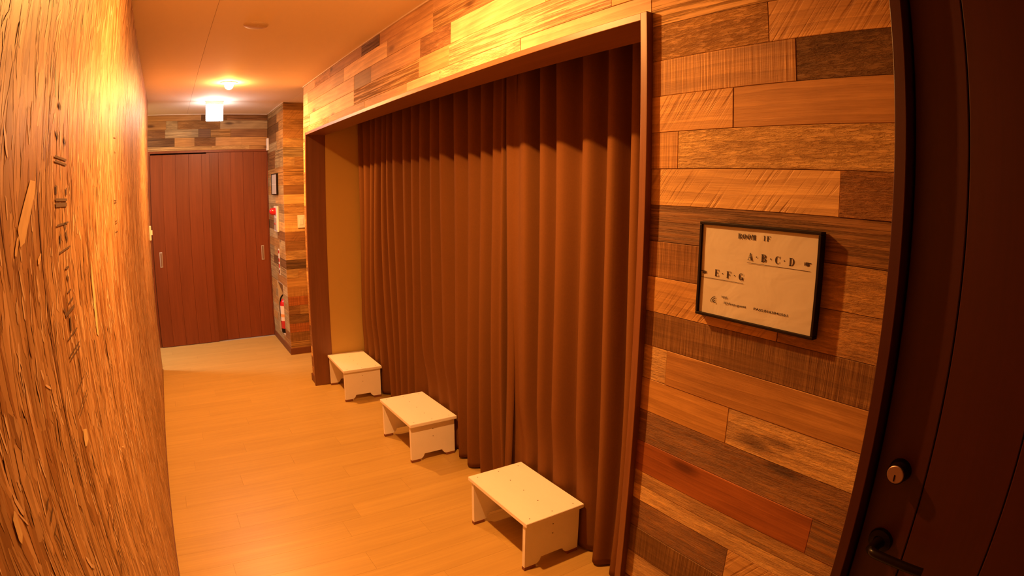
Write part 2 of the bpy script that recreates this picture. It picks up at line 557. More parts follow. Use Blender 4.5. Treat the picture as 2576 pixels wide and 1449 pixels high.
# near section, between the entry door and the opening: rows listed top to bottom,
# each [far piece ... near piece] with the joints' Y between
NEAR = {
    17: ([], [('light', 'smooth')]),
    16: ([0.7], [('light', 'smooth'), ('mid', 'rough')]),
    15: ([], [('light', 'diagonal')]),
    14: ([0.62], [('light', 'rough'), ('mid', 'smooth')]),
    13: ([], [('light', 'weathered')]),
    12: ([0.668], [('mid', 'rough'), ('mid', 'diagonal')]),
    11: ([0.604], [('mid', 'sawn'), ('dark', 'rough')]),
    10: ([0.760], [('mid', 'diagonal'), ('mid', 'smooth')]),
    9:  ([0.917], [('mid', 'sawn'), ('light', 'rough')]),
    8:  ([0.504], [('light', 'diagonal'), ('brown', 'rough')]),
    7:  ([], [('brown', 'weathered')]),
    6:  ([0.62], [('brown', 'sawn'), ('mid', 'rough')]),
    5:  ([0.62], [('mid', 'diagonal'), ('mid', 'rough')]),
    4:  ([], [('dark', 'sawn')]),
    3:  ([0.922], [('light', 'rough'), ('mid', 'smooth')]),
    2:  ([0.723], [('mid', 'smooth'), ('light', 'rough')]),
    1:  ([], [('brown', 'rough')]),
    0:  ([0.468], [('red', 'smooth'), ('brown', 'weathered')]),
    -1: ([], [('mid', 'weathered')]),
    -2: ([0.669], [('brown', 'rough'), ('light', 'diagonal')]),
    -3: ([], [('dark', 'sawn')]),
    -4: ([], [('light', 'rough')]),
}
for kk in range(-10, 19):
    z0, z1 = rowz(kk)
    if z1 <= z0 + 0.003: continue
    if kk in NEAR: js, st = NEAR[kk]
    else: js, st = [0.4 + 0.55 * rng.random()], [(rng.choice(['light', 'mid', 'brown']), rng.choice(KINDS)) for _ in range(2)]
    if kk == -1:                       # this row is two thin boards with a ragged joint
        zm = z0 + 0.047
        plank(wall_right, 'X', 0.391, FR0 + 0.004, z0, zm, 'light', 'rough')
        plank(wall_right, 'X', 0.391, FR0 + 0.004, zm, z1, 'mid', 'rough')
        continue
    e = [FR0 + 0.004] + js + [0.391]
    for i in range(len(st)):
        if kk >= 13: continue
        plank(wall_right, 'X', e[i + 1], e[i], z0, z1, *st[i])

# header above the opening, running on over the near section
HEAD = {
    17: ([4.672, 4.3, 3.874, 3.208, 2.915, 2.257, 1.62, 0.9, 0.391], ['mid', 'mid', 'mid', 'dark', 'mid', 'mid', 'light', 'light']),
    16: ([4.672, 4.52, 3.55, 2.80, 2.257, 1.30, 0.391], ['light', 'mid', 'light', 'mid', 'mid', 'light']),
    15: ([4.672, 4.50, 3.34, 3.038, 2.385, 2.087, 1.448, 0.391], ['light', 'mid', 'brown', 'mid', 'brown', 'light', 'light']),
    14: ([4.672, 4.45, 3.34, 2.394, 2.10, 1.15, 0.391], ['light', 'light', 'mid', 'mid', 'light', 'light']),
    13: ([4.672, 4.50, 3.90, 3.148, 2.535, 2.266, 2.191, 1.587, 0.391], ['mid', 'light', 'mid', 'mid', 'light', 'light', 'light', 'light']),
}
for kk, (e, tn) in HEAD.items():
    z0, z1 = rowz(kk)
    if kk == 17:
        z1 = H - 0.001
    for i in range(len(tn)):
        lo_, hi_ = e[i + 1], e[i]
        kd = rng.choice(['smooth', 'smooth', 'smooth', 'weathered', 'rough']) if lo_ > 1.3 else rng.choice(['smooth', 'weathered', 'smooth'])
        if kk == 13:      # the frame's head covers the lower part of this row
            a, b = max(lo_, FR0 + 0.004), min(hi_, FR1 - 0.004)
            if b > a: plank(wall_right, 'X', a, b, 2.019, z1, tn[i], kd)
            if lo_ < FR0: plank(wall_right, 'X', lo_, min(hi_, FR0 + 0.004), z0, z1, tn[i], 'weathered')
            if hi_ > FR1: plank(wall_right, 'X', max(lo_, FR1 - 0.004), hi_, z0, z1, tn[i], kd)
        else:
            plank(wall_right, 'X', lo_, hi_, z0, z1, tn[i], kd)
# strip beyond the opening
for kk in range(-10, 13):
    z0, z1 = rowz(kk)
    if z1 <= z0 + 0.003: continue
    plank(wall_right, 'X', FR1 - 0.004, 4.672, z0, z1, rng.choice(['light', 'mid', 'light', 'mid', 'brown']), rng.choice(KINDS))
# corner block: narrow face towards the camera, side face towards the corridor
CORNER = ['mid', 'mid', 'mid', 'mid', 'light', 'grey', 'mid', 'mid', 'mid', 'brown', 'light', 'mid', 'light', 'light', 'brown', 'brown',
          'light', 'dark', 'mid', 'mid', 'mid', 'red', 'light', 'brown', 'red', 'brown', 'mid', 'brown']
i = 0
for kk in range(17, -11, -1):
    z0, z1 = rowz(kk)
    if z1 <= z0 + 0.003: continue
    z1 = min(z1, H - 0.001)
    t_ = CORNER[i % len(CORNER)]; i += 1
    kd = rng.choice(KINDS)
    if kk in (11, -1, -5):
        plank(wall_corner, 'Yc', W, W + 0.111, z0, z1, 'light' if kk != -5 else 'brown', kd)
        plank(wall_corner, 'Yc', W + 0.111, W + 0.7, z0, z1, 'mid', 'rough')
    else:
        plank(wall_corner, 'Yc', W, W + 0.7, z0, z1, t_, kd)
    e = [YC + T, rng.uniform(5.75, 6.2), YB - 0.002]
    ts = [rng.choice([t_, 'grey']), rng.choice(['grey', 'dark', 'grey', 'mid'])]
    if kk in (11, 12, 5): ts = ['grey', 'brown']
    for a0, a1, t2 in ((e[0], e[1], ts[0]), (e[1], e[2], ts[1])):
        # leave the niche open
        if z1 <= NZ0 or z0 >= NZ1:
            plank(wall_corner, 'X', a0, a1, z0, z1, t2, kd)
            continue
        if z0 < NZ0: plank(wall_corner, 'X', a0, a1, z0, NZ0, t2, kd, 0.0)
        if z1 > NZ1: plank(wall_corner, 'X', a0, a1, NZ1, z1, t2, kd, 0.0)
        lo_, hi_ = max(z0, NZ0), min(z1, NZ1)
        if a0 < NY0: plank(wall_corner, 'X', a0, min(a1, NY0), lo_, hi_, t2, kd)
        if a1 > NY1: plank(wall_corner, 'X', max(a0, NY1), a1, lo_, hi_, t2, kd)
# back wall above and beside the sliding doors
BACK = {17: (['mid', 'brown', 'brown'], [0.35, 0.62]), 16: (['mid', 'grey', 'mid', 'grey'], [-0.02, 0.1, 0.55]),
        15: (['brown', 'grey', 'dark', 'mid', 'brown'], [-0.03, 0.32, 0.45, 0.66]), 14: (['dark', 'mid', 'brown', 'mid', 'mid'], [0.07, 0.28, 0.5, 0.78]),
        13: (['light', 'light', 'mid'], [0.46, 0.86])}
for kk in range(-10, 18):
    z0, z1 = rowz(kk)
    if z1 <= z0 + 0.003: continue
    z1 = min(z1, H - 0.001)
    if kk in BACK:
        tn, js = BACK[kk]
        e = [-1.0] + js + [W - 0.001]
        for i_ in range(len(tn)):
            plank(wall_back, 'Y', e[i_], e[i_ + 1], max(z0, 2.024), z1, tn[i_], rng.choice(['smooth', 'rough', 'weathered']))
        if z0 < 2.024:
            plank(wall_back, 'Y', -1.0, -0.212, z0, 2.024, 'light', 'smooth')
    elif kk < 13:
        plank(wall_back, 'Y', -0.8, -0.212, z0, z1, rng.choice(['light', 'mid', 'brown', 'light', 'dark']), rng.choice(KINDS))

# niche lining and small trims
lin = slab('trim_5', [((W + 0.001, NY0 - 0.0, NZ0 - 0.0), (W + 0.168, NY0 + 0.008, NZ1)),
                      ((W + 0.001, NY1 - 0.008, NZ0), (W + 0.168, NY1, NZ1)),
                      ((W + 0.001, NY0 + 0.008, NZ0), (W + 0.168, NY1 - 0.008, NZ0 + 0.008)),
                      ((W + 0.001, NY0 + 0.008, NZ1 - 0.008), (W + 0.168, NY1 - 0.008, NZ1)),
                      ((W + 0.160, NY0 + 0.008, NZ0 + 0.008), (W + 0.168, NY1 - 0.008, NZ1 - 0.008))], plain('niche_lining', (0.5, 0.4, 0.3), 0.7))

def trimbox(name, lo, hi, mat, bevel=0.002):
    o = box(name, lo, hi, mat, None, bevel)
    return tag(o, kind='structure')
trimbox('trim_1', (W - 0.008, 0.39, H - 0.007), (W + 0.001, 4.68, H), M_cornice, 0.001)
trimbox('trim_2', (W - 0.008, YC - 0.008, H - 0.007), (W + 0.001, YB - 0.009, H), M_cornice, 0.001)
trimbox('trim_3', (-1.0, YB - 0.008, H - 0.007), (W - 0.009, YB + 0.001, H), M_cornice, 0.001)
trimbox('baseboard_corner_front', (W - 0.009, YC - 0.009, 0), (W + 0.7, YC + 0.002, 0.062), M_base)
trimbox('baseboard_corner_side', (W - 0.009, YC + 0.002, 0), (W + 0.002, YB - 0.001, 0.062), M_base)
trimbox('baseboard_right', (W - 0.010, FR1 + 0.0005, 0), (W + 0.0005, 4.682, 0.062), M_base)
trimbox('baseboard_alcove', (W - 0.010, 4.6725, 0), (2.2, 4.682, 0.062), M_base)
trimbox('baseboard_left', (XL, -1.28, 0), (XL + 0.005, YO, 0.012), M_base, 0.001)

# frame round the wide opening
fx0, fx1 = W - 0.02, 1.195
frame = bpy.data.objects.new('trim_4', None); col.objects.link(frame); frame.location = (W, 2.767, 0)
tag(frame, kind='structure')
box('jamb', (fx0, FR0, 0), (fx1, FR0 + 0.023, 2.018), M_frame, frame, 0.0015)
box('jamb', (fx0, FR1 - 0.023, 0), (fx1, FR1, 2.018), M_frame, frame, 0.0015)
box('head_board', (fx0 + 0.0015, FR0 + 0.023, 1.998), (fx1, FR1 - 0.023, 2.018), M_frame_h, frame, 0.0015)

# ------------------------------------------------------------------ strand-board strands
def strands():
    verts, faces, tones, uvs = [], [], [], []
    r = random.Random(3)
    pal = [(0.68, 0.43, 0.19), (0.60, 0.36, 0.14), (0.76, 0.50, 0.24), (0.54, 0.30, 0.11), (0.46, 0.24, 0.08), (0.36, 0.17, 0.05), (0.64, 0.39, 0.16), (0.56, 0.32, 0.12)]
    def flake(y, z, L, w, ang, d, tone):
        ca, sa = math.cos(ang), math.sin(ang)
        prof = [(-0.5, r.uniform(-.5, .5) * 0.5), (-0.5 + r.uniform(.03, .22), -0.5), (r.uniform(.1, .42), -0.5 * r.uniform(.75, 1)),
                (0.5, r.uniform(-.5, .5) * 0.6), (r.uniform(.1, .46), 0.5 * r.uniform(.8, 1)), (-0.5 + r.uniform(.03, .25), 0.5)]
        b = len(verts)
        u0, v0 = r.uniform(0, 50), r.uniform(0, 50)
        tl, tw = r.uniform(-0.5, 0.5) * 0.0002, r.uniform(-1, 1) * 0.0002
        for (pl_, pw_) in prof:
            l_, w_ = pl_ * L, pw_ * w
            yy = y + l_ * sa + w_ * ca
            zz = z + l_ * ca - w_ * sa
            zz = min(max(zz, 0.013), H - 0.002); yy = min(max(yy, -1.28), YO)
            verts.append((XL + d + tl * pl_ * 2 + tw * pw_ * 2, yy, zz))
            uvs.append((u0 + l_, v0 + w_))
        faces.append(tuple(range(b, b + 6)))
        tones.append(tone)
    def many(n, y0, y1, lmin, lmax, wmin, wmax, dmin, dmax, spread, pale=False):
        for _ in range(n):
            y = r.uniform(y0, y1); z = r.uniform(0.0, H)
            t = r.choice(pal); s = r.uniform(0.8, 1.12)
            if pale: t = (0.95, 0.72, 0.44); s = r.uniform(0.85, 1.1)
            L = r.uniform(lmin, lmax)
            flake(y, z, L, r.uniform(wmin, wmax), r.gauss(0, spread), r.uniform(dmin, dmax), (t[0] * s * 0.84, t[1] * s * 0.75, t[2] * s * 0.80))
    many(8000, 0.25, 1.7, 0.06, 0.2, 0.010, 0.034, 0.0006, 0.0014, 0.16)
    many(2200, 0.25, 1.7, 0.03, 0.12, 0.003, 0.012, 0.0012, 0.0017, 0.22)
    many(1300, 0.25, 1.7, 0.012, 0.05, 0.002, 0.008, 0.0016, 0.0020, 0.4, True)
    many(11000, 1.6, YO - 0.005, 0.08, 0.26, 0.014, 0.06, 0.0006, 0.0014, 0.15)
    many(2600, 1.6, YO - 0.005, 0.02, 0.09, 0.004, 0.012, 0.0016, 0.0022, 0.4, True)
    many(1500, -1.28, 0.3, 0.08, 0.2, 0.015, 0.05, 0.0006, 0.0016, 0.3)
    # the large pale strand and others that stand out
    for (y, z, L, w, a, t) in ((0.772, 1.566, 0.128, 0.034, 0.93, (0.80, 0.53, 0.26)), (0.706, 1.527, 0.032, 0.008, 0.8, (0.78, 0.5, 0.24)),
                               (1.37, 1.36, 0.17, 0.035, 0.05, (0.84, 0.6, 0.3)), (0.985, 1.195, 0.03, 0.045, 0.1, (0.78, 0.56, 0.29)),
                               (0.50, 1.30, 0.03, 0.018, 0.1, (0.8, 0.55, 0.28)), (0.83, 1.50, 0.03, 0.008, 1.3, (0.78, 0.5, 0.24)),
                               (0.85, 1.52, 0.22, 0.006, -0.08, (0.22, 0.09, 0.03)), (0.86, 1.30, 0.3, 0.006, -0.05, (0.22, 0.09, 0.03)),
                               (0.95, 1.05, 0.3, 0.006, -0.1, (0.22, 0.09, 0.03)), (0.7, 1.15, 0.25, 0.006, -0.1, (0.2, 0.08, 0.03)),
                               (1.35, 1.45, 0.2, 0.01, -0.05, (0.24, 0.1, 0.03)), (1.5, 1.2, 0.35, 0.008, -0.1, (0.24, 0.1, 0.03))):
        flake(y, z, L, w, a, 0.0027, t)
    me = bpy.data.meshes.new('wood_strands')
    me.from_pydata(verts, [], faces)
    me.update()
    ca_ = me.color_attributes.new('tone', 'FLOAT_COLOR', 'CORNER')
    uvl = me.uv_layers.new(name='UVMap')
    cdat, udat = [], []
    for fi, f_ in enumerate(faces):
        t = tones[fi]
        for vi in f_:
            cdat += [t[0], t[1], t[2], 1.0]; udat += list(uvs[vi])
    ca_.data.foreach_set('color', cdat)
    uvl.data.foreach_set('uv', udat)
    o = link('wood_strands', me, M_strand, wall_left)
    tag(o, kind='stuff')
strands()

# maker's stamp: ink bars in a column, seen foreshortened
def stamp():
    bars = [(0.976, 1.641, 1.091, 1.641, .0035), (0.976, 1.634, 1.091, 1.633, .0035), (0.986, 1.597, 0.984, 1.584, .012), (1.086, 1.594, 1.084, 1.582, .012),
            (0.976, 1.575, 1.09, 1.574, .0045), (0.974, 1.567, 1.088, 1.566, .0065), (0.978, 1.5355, 1.094, 1.536, .003), (1.055, 1.537, 1.061, 1.525, .01),
            (1.008, 1.52, 0.999, 1.507, .012), (1.06, 1.522, 1.075, 1.506, .01), (0.986, 1.493, 1.098, 1.495, .003), (1.003, 1.726, 1.025, 1.72, .008),
            (0.987, 1.679, 1.006, 1.671, .008), (1.068, 1.677, 1.083, 1.667, .008), (2.053, 1.565, 2.132, 1.564, .003), (2.05, 1.558, 2.129, 1.557, .004),
            (2.07, 1.497, 2.125, 1.497, .003), (2.066, 1.49, 2.132, 1.49, .003), (2.048, 1.463, 2.14, 1.461, .003), (2.063, 1.768, 2.144, 1.773, .003),
            (2.09, 1.725, 2.144, 1.722, .003), (1.033, 1.464, 1.066, 1.463, .004), (1.039, 1.451, 1.054, 1.443, .008), (1.03, 1.425, 1.068, 1.425, .003),
            (1.032, 1.407, 1.081, 1.409, .004), (0.986, 1.395, 1.086, 1.394, .006), (1.03, 1.385, 1.019, 1.364, .012), (0.982, 1.358, 1.087, 1.355, .003),
            (0.972, 1.333, 1.089, 1.330, .0028), (0.973, 1.327, 1.09, 1.322, .0028), (0.979, 1.272, 1.09, 1.270, .0022), (0.961, 1.243, 1.088, 1.242, .0022),
            (0.97, 1.235, 1.088, 1.235, .0022), (0.975, 1.408, 0.99, 1.4, .006), (0.641, 1.258, 0.62, 1.254, .004), (0.647, 1.242, 0.62, 1.239, .004),
            (0.645, 1.223, 0.621, 1.224, .002), (0.621, 1.224, 0.63, 1.207, .003), (0.65, 1.219, 0.647, 1.208, .003), (0.647, 1.208, 0.641, 1.195, .003),
            (0.644, 1.195, 0.638, 1.175, .003), (0.63, 1.207, 0.629, 1.188, .003), (1.022, 1.028, 0.986, 1.022, .003), (1.065, 0.997, 1.021, 0.992, .003),
            (1.089, 0.958, 1.052, 0.952, .003), (1.005, 0.96, 0.991, 0.956, .004), (0.997, 0.939, 0.973, 0.93, .005), (1.082, 0.901, 1.055, 0.873, .003)]
    bm = bmesh.new()
    for y0, z0, y1, z1, w in bars:
        dy, dz = y1 - y0, z1 - z0
        l = math.hypot(dy, dz); ny, nz = -dz / l * w / 2, dy / l * w / 2
        x = XL + 0.0031
        vs_ = [bm.verts.new((x, y0 + ny, z0 + nz)), bm.verts.new((x, y1 + ny, z1 + nz)), bm.verts.new((x, y1 - ny, z1 - nz)), bm.verts.new((x, y0 - ny, z0 - nz))]
        bm.faces.new(vs_)
    link('ink_stamp', mesh_of(bm, 'ink_stamp'), M_stamp, wall_left)
stamp()

# ------------------------------------------------------------------ sliding doors at the end
def sliding(name, x0, x1, y, joints, hx, track):
    d = bpy.data.objects.new(name, None); col.objects.link(d); d.location = ((x0 + x1) / 2, y, 0)
    tag(d, kind='structure')
    top = 1.998 if track else 1.984
    e = [x0] + joints + [x1]
    for a, b in zip(e, e[1:]):
        box('door_board', (a + 0.0006, y, 0.006), (b - 0.0006, y + 0.026, top), M_slide, d, 0.0012, 1)
    box('door_core', (x0, y + 0.008, 0.006), (x1, y + 0.022, top), M_gap, d)
    hb = box('door_pull', (hx, y - 0.003, 0.843), (hx + 0.029, y + 0.003, 1.0), M_handle, d, 0.001, 1)
    box('pull_recess', (hx + 0.006, y - 0.0045, 0.853), (hx + 0.023, y + 0.0, 0.99), M_steel, hb, 0.0005, 1)
    return d
sliding('door_2', -0.187, 0.432, YB - 0.03, [-0.061, 0.075, 0.212, 0.349], -0.127, False)
sliding('door_3', 0.40, W - 0.012, YB + 0.004, [0.528, 0.654, 0.790, 0.906], 0.960, True)
# door surround
sur = bpy.data.objects.new('trim_6', None); col.objects.link(sur); sur.location = (0.43, YB, 0)
tag(sur, kind='structure')
box('head_rail', (-0.212, YB - 0.004, 2.0), (W - 0.002, YB + 0.09, 2.023), M_slide, sur, 0.001, 1)
box('side_post', (-0.212, YB - 0.004, 0), (-0.189, YB + 0.09, 1.9995), M_slide, sur, 0.001, 1)
box('side_post', (W - 0.011, YB - 0.004, 0.0), (W - 0.002, YB + 0.09, 1.9995), M_slide, sur, 0.001, 1)
box('door_back', (-0.188, YB + 0.08, 0), (W - 0.012, YB + 0.09, 1.9995), M_gap, sur)
box('floor_track', (-0.188, YB - 0.03, -0.002), (W - 0.012, YB + 0.03, 0.002), M_handle, sur)

# ------------------------------------------------------------------ entry door, right edge of the picture
entry = bpy.data.objects.new('door_1', None); col.objects.link(entry); entry.location = (W, -0.1, 0)
tag(entry, kind='structure')
DX = W + 0.022
box('door_casing', (W - 0.014, 0.367, 0), (W + 0.10, 0.3905, 2.13), M_entry, entry, 0.0015)
box('door_casing', (W - 0.014, -0.62, 0), (W + 0.10, -0.5965, 2.13), M_entry, entry, 0.0015)
box('door_casing', (W - 0.014, -0.5965, 2.107), (W + 0.10, 0.367, 2.13), M_entry, entry, 0.0015)
e = [0.363, 0.257, 0.086, -0.085, -0.256, -0.427, -0.593]
for a, b in zip(e, e[1:]):
    box('door_board', (DX, b + 0.0012, 0.008), (DX + 0.03, a - 0.0012, 2.10), M_entry, entry, 0.0018, 1)
box('door_core', (DX + 0.01, -0.593, 0.008), (DX + 0.028, 0.363, 2.10), M_gap, entry)
lock = lathe('lock_cylinder', [(0.0, 0.0), (0.0235, 0.0), (0.0235, 0.003), (0.0215, 0.008), (0.0205, 0.026), (0.0195, 0.028), (0.0, 0.028)], M_black, entry, (DX, 0.312, 1.083), '-X', 40)
lathe('lock_face', [(0.0, 0.0), (0.0178, 0.0), (0.0178, 0.0015), (0.0165, 0.0028), (0.0, 0.0028)], M_steel, lock, (DX - 0.028, 0.312, 1.083), '-X', 40)
box('keyhole', (DX - 0.0318, 0.3105, 1.070), (DX - 0.0300, 0.3135, 1.083), M_black, lock, 0.0004, 1)
hd = lathe('door_handle', [(0.0, 0.0), (0.027, 0.0), (0.027, 0.004), (0.025, 0.009), (0.014, 0.012), (0.0115, 0.02), (0.0115, 0.05), (0.0, 0.051)], M_black, entry, (DX, 0.314, 0.925), '-X', 36)
tube('lever', [(DX - 0.040, 0.314, 0.925), (DX - 0.054, 0.313, 0.9245), (DX - 0.056, 0.295, 0.924), (DX - 0.055, 0.26, 0.923), (DX - 0.052, 0.215, 0.921), (DX - 0.048, 0.195, 0.92)], 0.0095, M_black, hd)

# ------------------------------------------------------------------ curtains
def curtain(name, y_far, y_near, crests, xm, seed, hem_far, label, zbot=0.013):
    """crests: Y of the fold fronts at mid height, far to near."""
    r = random.Random(seed)
    pts = []
    ph = [(c, 0) for c in crests]
    keys = [(y_far, 0.35 if hem_far is None else -0.75)]
    for i_, c in enumerate(crests):
        if i_ == 0: keys.append(((y_far + c) / 2, 0.8 if hem_far is None else -0.62))
        keys.append((c, -1.0 * r.uniform(0.85, 1.1)))
        nx = crests[i_ + 1] if i_ + 1 < len(crests) else y_near
        wgt = 0.45
        keys.append((c * (1 - wgt) + nx * wgt, -0.35 if c == 2.40 else r.uniform(0.75, 1.0)))
    keys.append((y_near, 0.0 if hem_far else 0.3))
    keys.sort(key=lambda k_: -k_[0])
    NYS = 9
    prof = []
    for (ya, a), (yb, b) in zip(keys, keys[1:]):
        for s in range(NYS):
            t = s / NYS
            u_ = t if a < b else 1 - t          # 0 at the fold's front, 1 in the valley
            sm_ = ((1 - math.cos(math.pi * u_)) / 2) ** 1.35
            lo_a, hi_a = min(a, b), max(a, b)
            prof.append((ya + (yb - ya) * t, lo_a + (hi_a - lo_a) * sm_))
    prof.append(keys[-1])
    amp = 0.042
    nz = 44
    ztop = 2.33
    bm = bmesh.new()
    rows = []
    for j in range(nz + 1):
        z = zbot + (ztop - zbot) * (j / nz) ** 1.15
        tz = z / ztop
        row = []
        for i_, (y_, a) in enumerate(prof):
            wob = 0.012 * math.sin(y_ * 9.1 + seed) * (1 - tz) ** 2 + 0.010 * math.sin(y_ * 5.3 + z * 3.1 + seed) * (1 - tz)
            aa = amp * (0.82 + 0.22 * tz + 0.16 * math.sin(y_ * 7.7 + z * 2.0))
            xx = xm + aa * a + 0.012 * math.sin(z * 2.4 + y_ * 3.7) * (1 - tz)
            wz = max(0.0, min(1.0, (0.62 - z) / 0.34)); wz = wz * wz * (3 - 2 * wz)
            for sy_, edge in ((1.920, 1.474), (3.105, 1.482), (4.262, 1.450)):
                wy = max(0.0, min(1.0, (0.33 - abs(y_ + wob - sy_)) / 0.07)); wy = wy * wy * (3 - 2 * wy)
                tgt = edge + 0.006 + 0.014 * (a + 1.1)
                if tgt > xx: xx += (tgt - xx) * wy * wz
            row.append(bm.verts.new((xx, min(y_ + wob, 4.504), z)))
        rows.append(row)
    for a, b in zip(rows, rows[1:]):
        for i_ in range(len(a) - 1):
            bm.faces.new((a[i_], a[i_ + 1], b[i_ + 1], b[i_]))
    me = mesh_of(bm, 'curtain_cloth', True)
    root = empty(name, (xm, (y_far + y_near) / 2, 0), label=label, category='curtain', group=None)
    cl = link('curtain_cloth', me, M_curtain, root)
    cl.location = -root.location
    md = cl.modifiers.new('thick', 'SOLIDIFY'); md.thickness = 0.0022; md.offset = 0
    # side hem, a turned and stitched strip down the leading edge
    bm = bmesh.new()
    hr = []
    for j in range(25):
        z = zbot + 0.002 + (ztop - zbot - 0.004) * j / 24
        tz = z / ztop
        ye = (y_far if hem_far else y_near)
        sgn = -1 if hem_far else 1
        row = []
        for q in range(6):
            yy = ye + sgn * q * 0.012 * (0.75 + 0.35 * tz) + 0.010 * math.sin(z * 3.0 + seed) * (1 - tz)
            row.append(bm.verts.new((xm - 0.044 + 0.006 * math.sin(q * 1.1 + z * 2) + 0.014 * (q / 5.0) ** 2, yy, z)))
        hr.append(row)
    for a, b in zip(hr, hr[1:]):
        for i_ in range(5):
            bm.faces.new((a[i_], a[i_ + 1], b[i_ + 1], b[i_]))
    if hem_far is not None:
        hm = link('hem', mesh_of(bm, 'hem', True), M_curtain, root)
        hm.location = -root.location
        md = hm.modifiers.new('thick', 'SOLIDIFY'); md.thickness = 0.003; md.offset = 0
    else:
        bm.free()
    return root
FAR = [4.463, 4.333, 4.18, 4.07, 3.92, 3.79, 3.68, 3.52, 3.40, 3.25, 3.11, 2.955, 2.80, 2.655, 2.52, 2.40, 2.315]
NEARF = [2.115, 2.004, 1.884, 1.715, 1.572, 1.446, 1.31, 1.17]
curtain('curtain', 4.50, 2.278, FAR, 1.488, 1, None, 'far brown pleated curtain, reaching from the beige recess wall to the middle overlap')
curtain('curtain', 2.262, 1.06, NEARF, 1.484, 2, True, 'near brown pleated curtain beside the near jamb, flat hem strip at its far edge')
rail = empty('curtain_rail', (1.478, 2.77, 2.34), label='curtain rail along the top of the opening, hidden in shade above the curtains', category='rail')
box('rail_bar', (1.468, 1.03, 2.333), (1.488, 4.505, 2.352), M_blackframe, rail, 0.002, 1)
for yy in (1.3, 2.2, 3.2, 4.3):
    box('rail_bracket', (1.472, yy, 2.352), (1.484, yy + 0.02, 2.4), M_blackframe, rail)

# ------------------------------------------------------------------ step stools
def board_profile(bm, pts, y0, y1):
    a = [bm.verts.new((x, y0, z)) for x, z in pts]
    b = [bm.verts.new((x, y1, z)) for x, z in pts]
    bm.faces.new(a); bm.faces.new(list(reversed(b)))
    n = len(pts)
    for i_ in range(n):
        j = (i_ + 1) % n
        bm.faces.new((a[i_], b[i_], b[j], a[j]))

def make_stool():
    Lh, D, Ht, t = 0.244, 0.30, 0.25, 0.019
    root = empty('step_stool', (0, 0, 0))
    bm = bmesh.new(); add_box(bm, (-D / 2, -Lh, Ht - t), (D / 2, Lh, Ht))
    bmesh.ops.bevel(bm, geom=list(bm.edges), offset=0.0016, segments=2, affect='EDGES')
    top = link('top_board', mesh_of(bm, 'top_board'), M_stool, root)
    zt, zb = Ht - t, 0.016
    hw = D / 2 - 0.008
    fw, ah = 0.056, 0.028
    arc = []
    # underside outline: foot, quarter curve up, flat, quarter curve down, foot
    pts = [(-hw, zt), (-hw, zb), (-hw + fw, zb)]
    for s in range(1, 6):
        a = math.pi / 2 * s / 5
        pts.append((-hw + fw + 0.026 * math.sin(a) * 0.6 + 0.012 * s / 5, zb + ah * (1 - math.cos(a))))
    for s in range(5, 0, -1):
        a = math.pi / 2 * s / 5
        pts.append((hw - fw - 0.026 * math.sin(a) * 0.6 - 0.012 * s / 5, zb + ah * (1 - math.cos(a))))
    pts += [(hw - fw, zb), (hw, zb), (hw, zt)]
    for sy in (-1, 1):
        yo, yi = sy * (Lh - 0.020), sy * (Lh - 0.020 - t)
        bm = bmesh.new(); board_profile(bm, pts, min(yo, yi), max(yo, yi))
        leg = link('leg_board', mesh_of(bm, 'leg_board'), M_stool, root)
        for sx in (-1, 1):
            bm = bmesh.new()
            xa, xb = (-hw - 0.001, -hw + fw + 0.001) if sx < 0 else (hw - fw - 0.001, hw + 0.001)
            add_box(bm, (xa, min(yo, yi) - 0.001, 0), (xb, max(yo, yi) + 0.001, zb))
            bmesh.ops.bevel(bm, geom=list(bm.edges), offset=0.0012, segments=1, affect='EDGES')
            ft = link('rubber_foot', mesh_of(bm, 'rubber_foot'), M_rubber, leg)
            ft['label'] = 'brown rubber foot strip'
        for zz in (0.192, 0.145):
            sc = bmesh.new(); bmesh.ops.create_cone(sc, cap_ends=True, segments=10, radius1=0.0028, radius2=0.0028, depth=0.0012)
            bmesh.ops.rotate(sc, verts=sc.verts, matrix=Matrix.Rotation(R(90), 3, 'X'))
            bmesh.ops.translate(sc, verts=sc.verts, vec=(0.0, yo + sy * 0.0003, zz))
            link('screw', mesh_of(sc, 'screw'), M_screw, leg)
    yi = Lh - 0.020 - t
    bm = bmesh.new()
    add_box(bm, (-0.009, -yi, 0.10), (0.010, yi, zt))
    link('stretcher_board', mesh_of(bm, 'stretcher_board'), M_stool, root)
    sl = [(-0.115, -0.214), (0.0, -0.214), (0.112, -0.214), (-0.115, 0.214), (0.0, 0.214), (0.112, 0.214), (0.0, -0.11), (0.0, 0.0), (0.0, 0.11)]
    for sx, sy in sl:
        sc = bmesh.new(); bmesh.ops.create_cone(sc, cap_ends=True, segments=10, radius1=0.0026, radius2=0.0026, depth=0.0012)
        bmesh.ops.translate(sc, verts=sc.verts, vec=(sx, sy, Ht + 0.0001))
        link('screw', mesh_of(sc, 'screw'), M_screw, top)
    return root

def copy_tree(o, parent=None):
    c = o.copy(); col.objects.link(c)
    c.parent = parent
    for ch in list(o.children):
        copy_tree(ch, c)
    return c

proto = make_stool()
GRP = 'cream step stools in front of the curtains'
spots = [(1.322, 1.920, 0.0, 'nearest cream wooden step stool, dark screw heads on its top, beside the near jamb'),
         (1.330, 3.105, 0.3, 'middle of the three cream wooden step stools, in front of the curtains'),
         (1.298, 4.262, -1.2, 'farthest cream wooden step stool, against the dark far jamb of the opening')]
for i_, (x, y, a, lb) in enumerate(spots):
    o = proto if i_ == 0 else copy_tree(proto)
    o.location = (x, y, 0); o.rotation_euler = (0, 0, R(a))
    tag(o, label=lb, category='stool', group=None)
    o['group'] = GRP

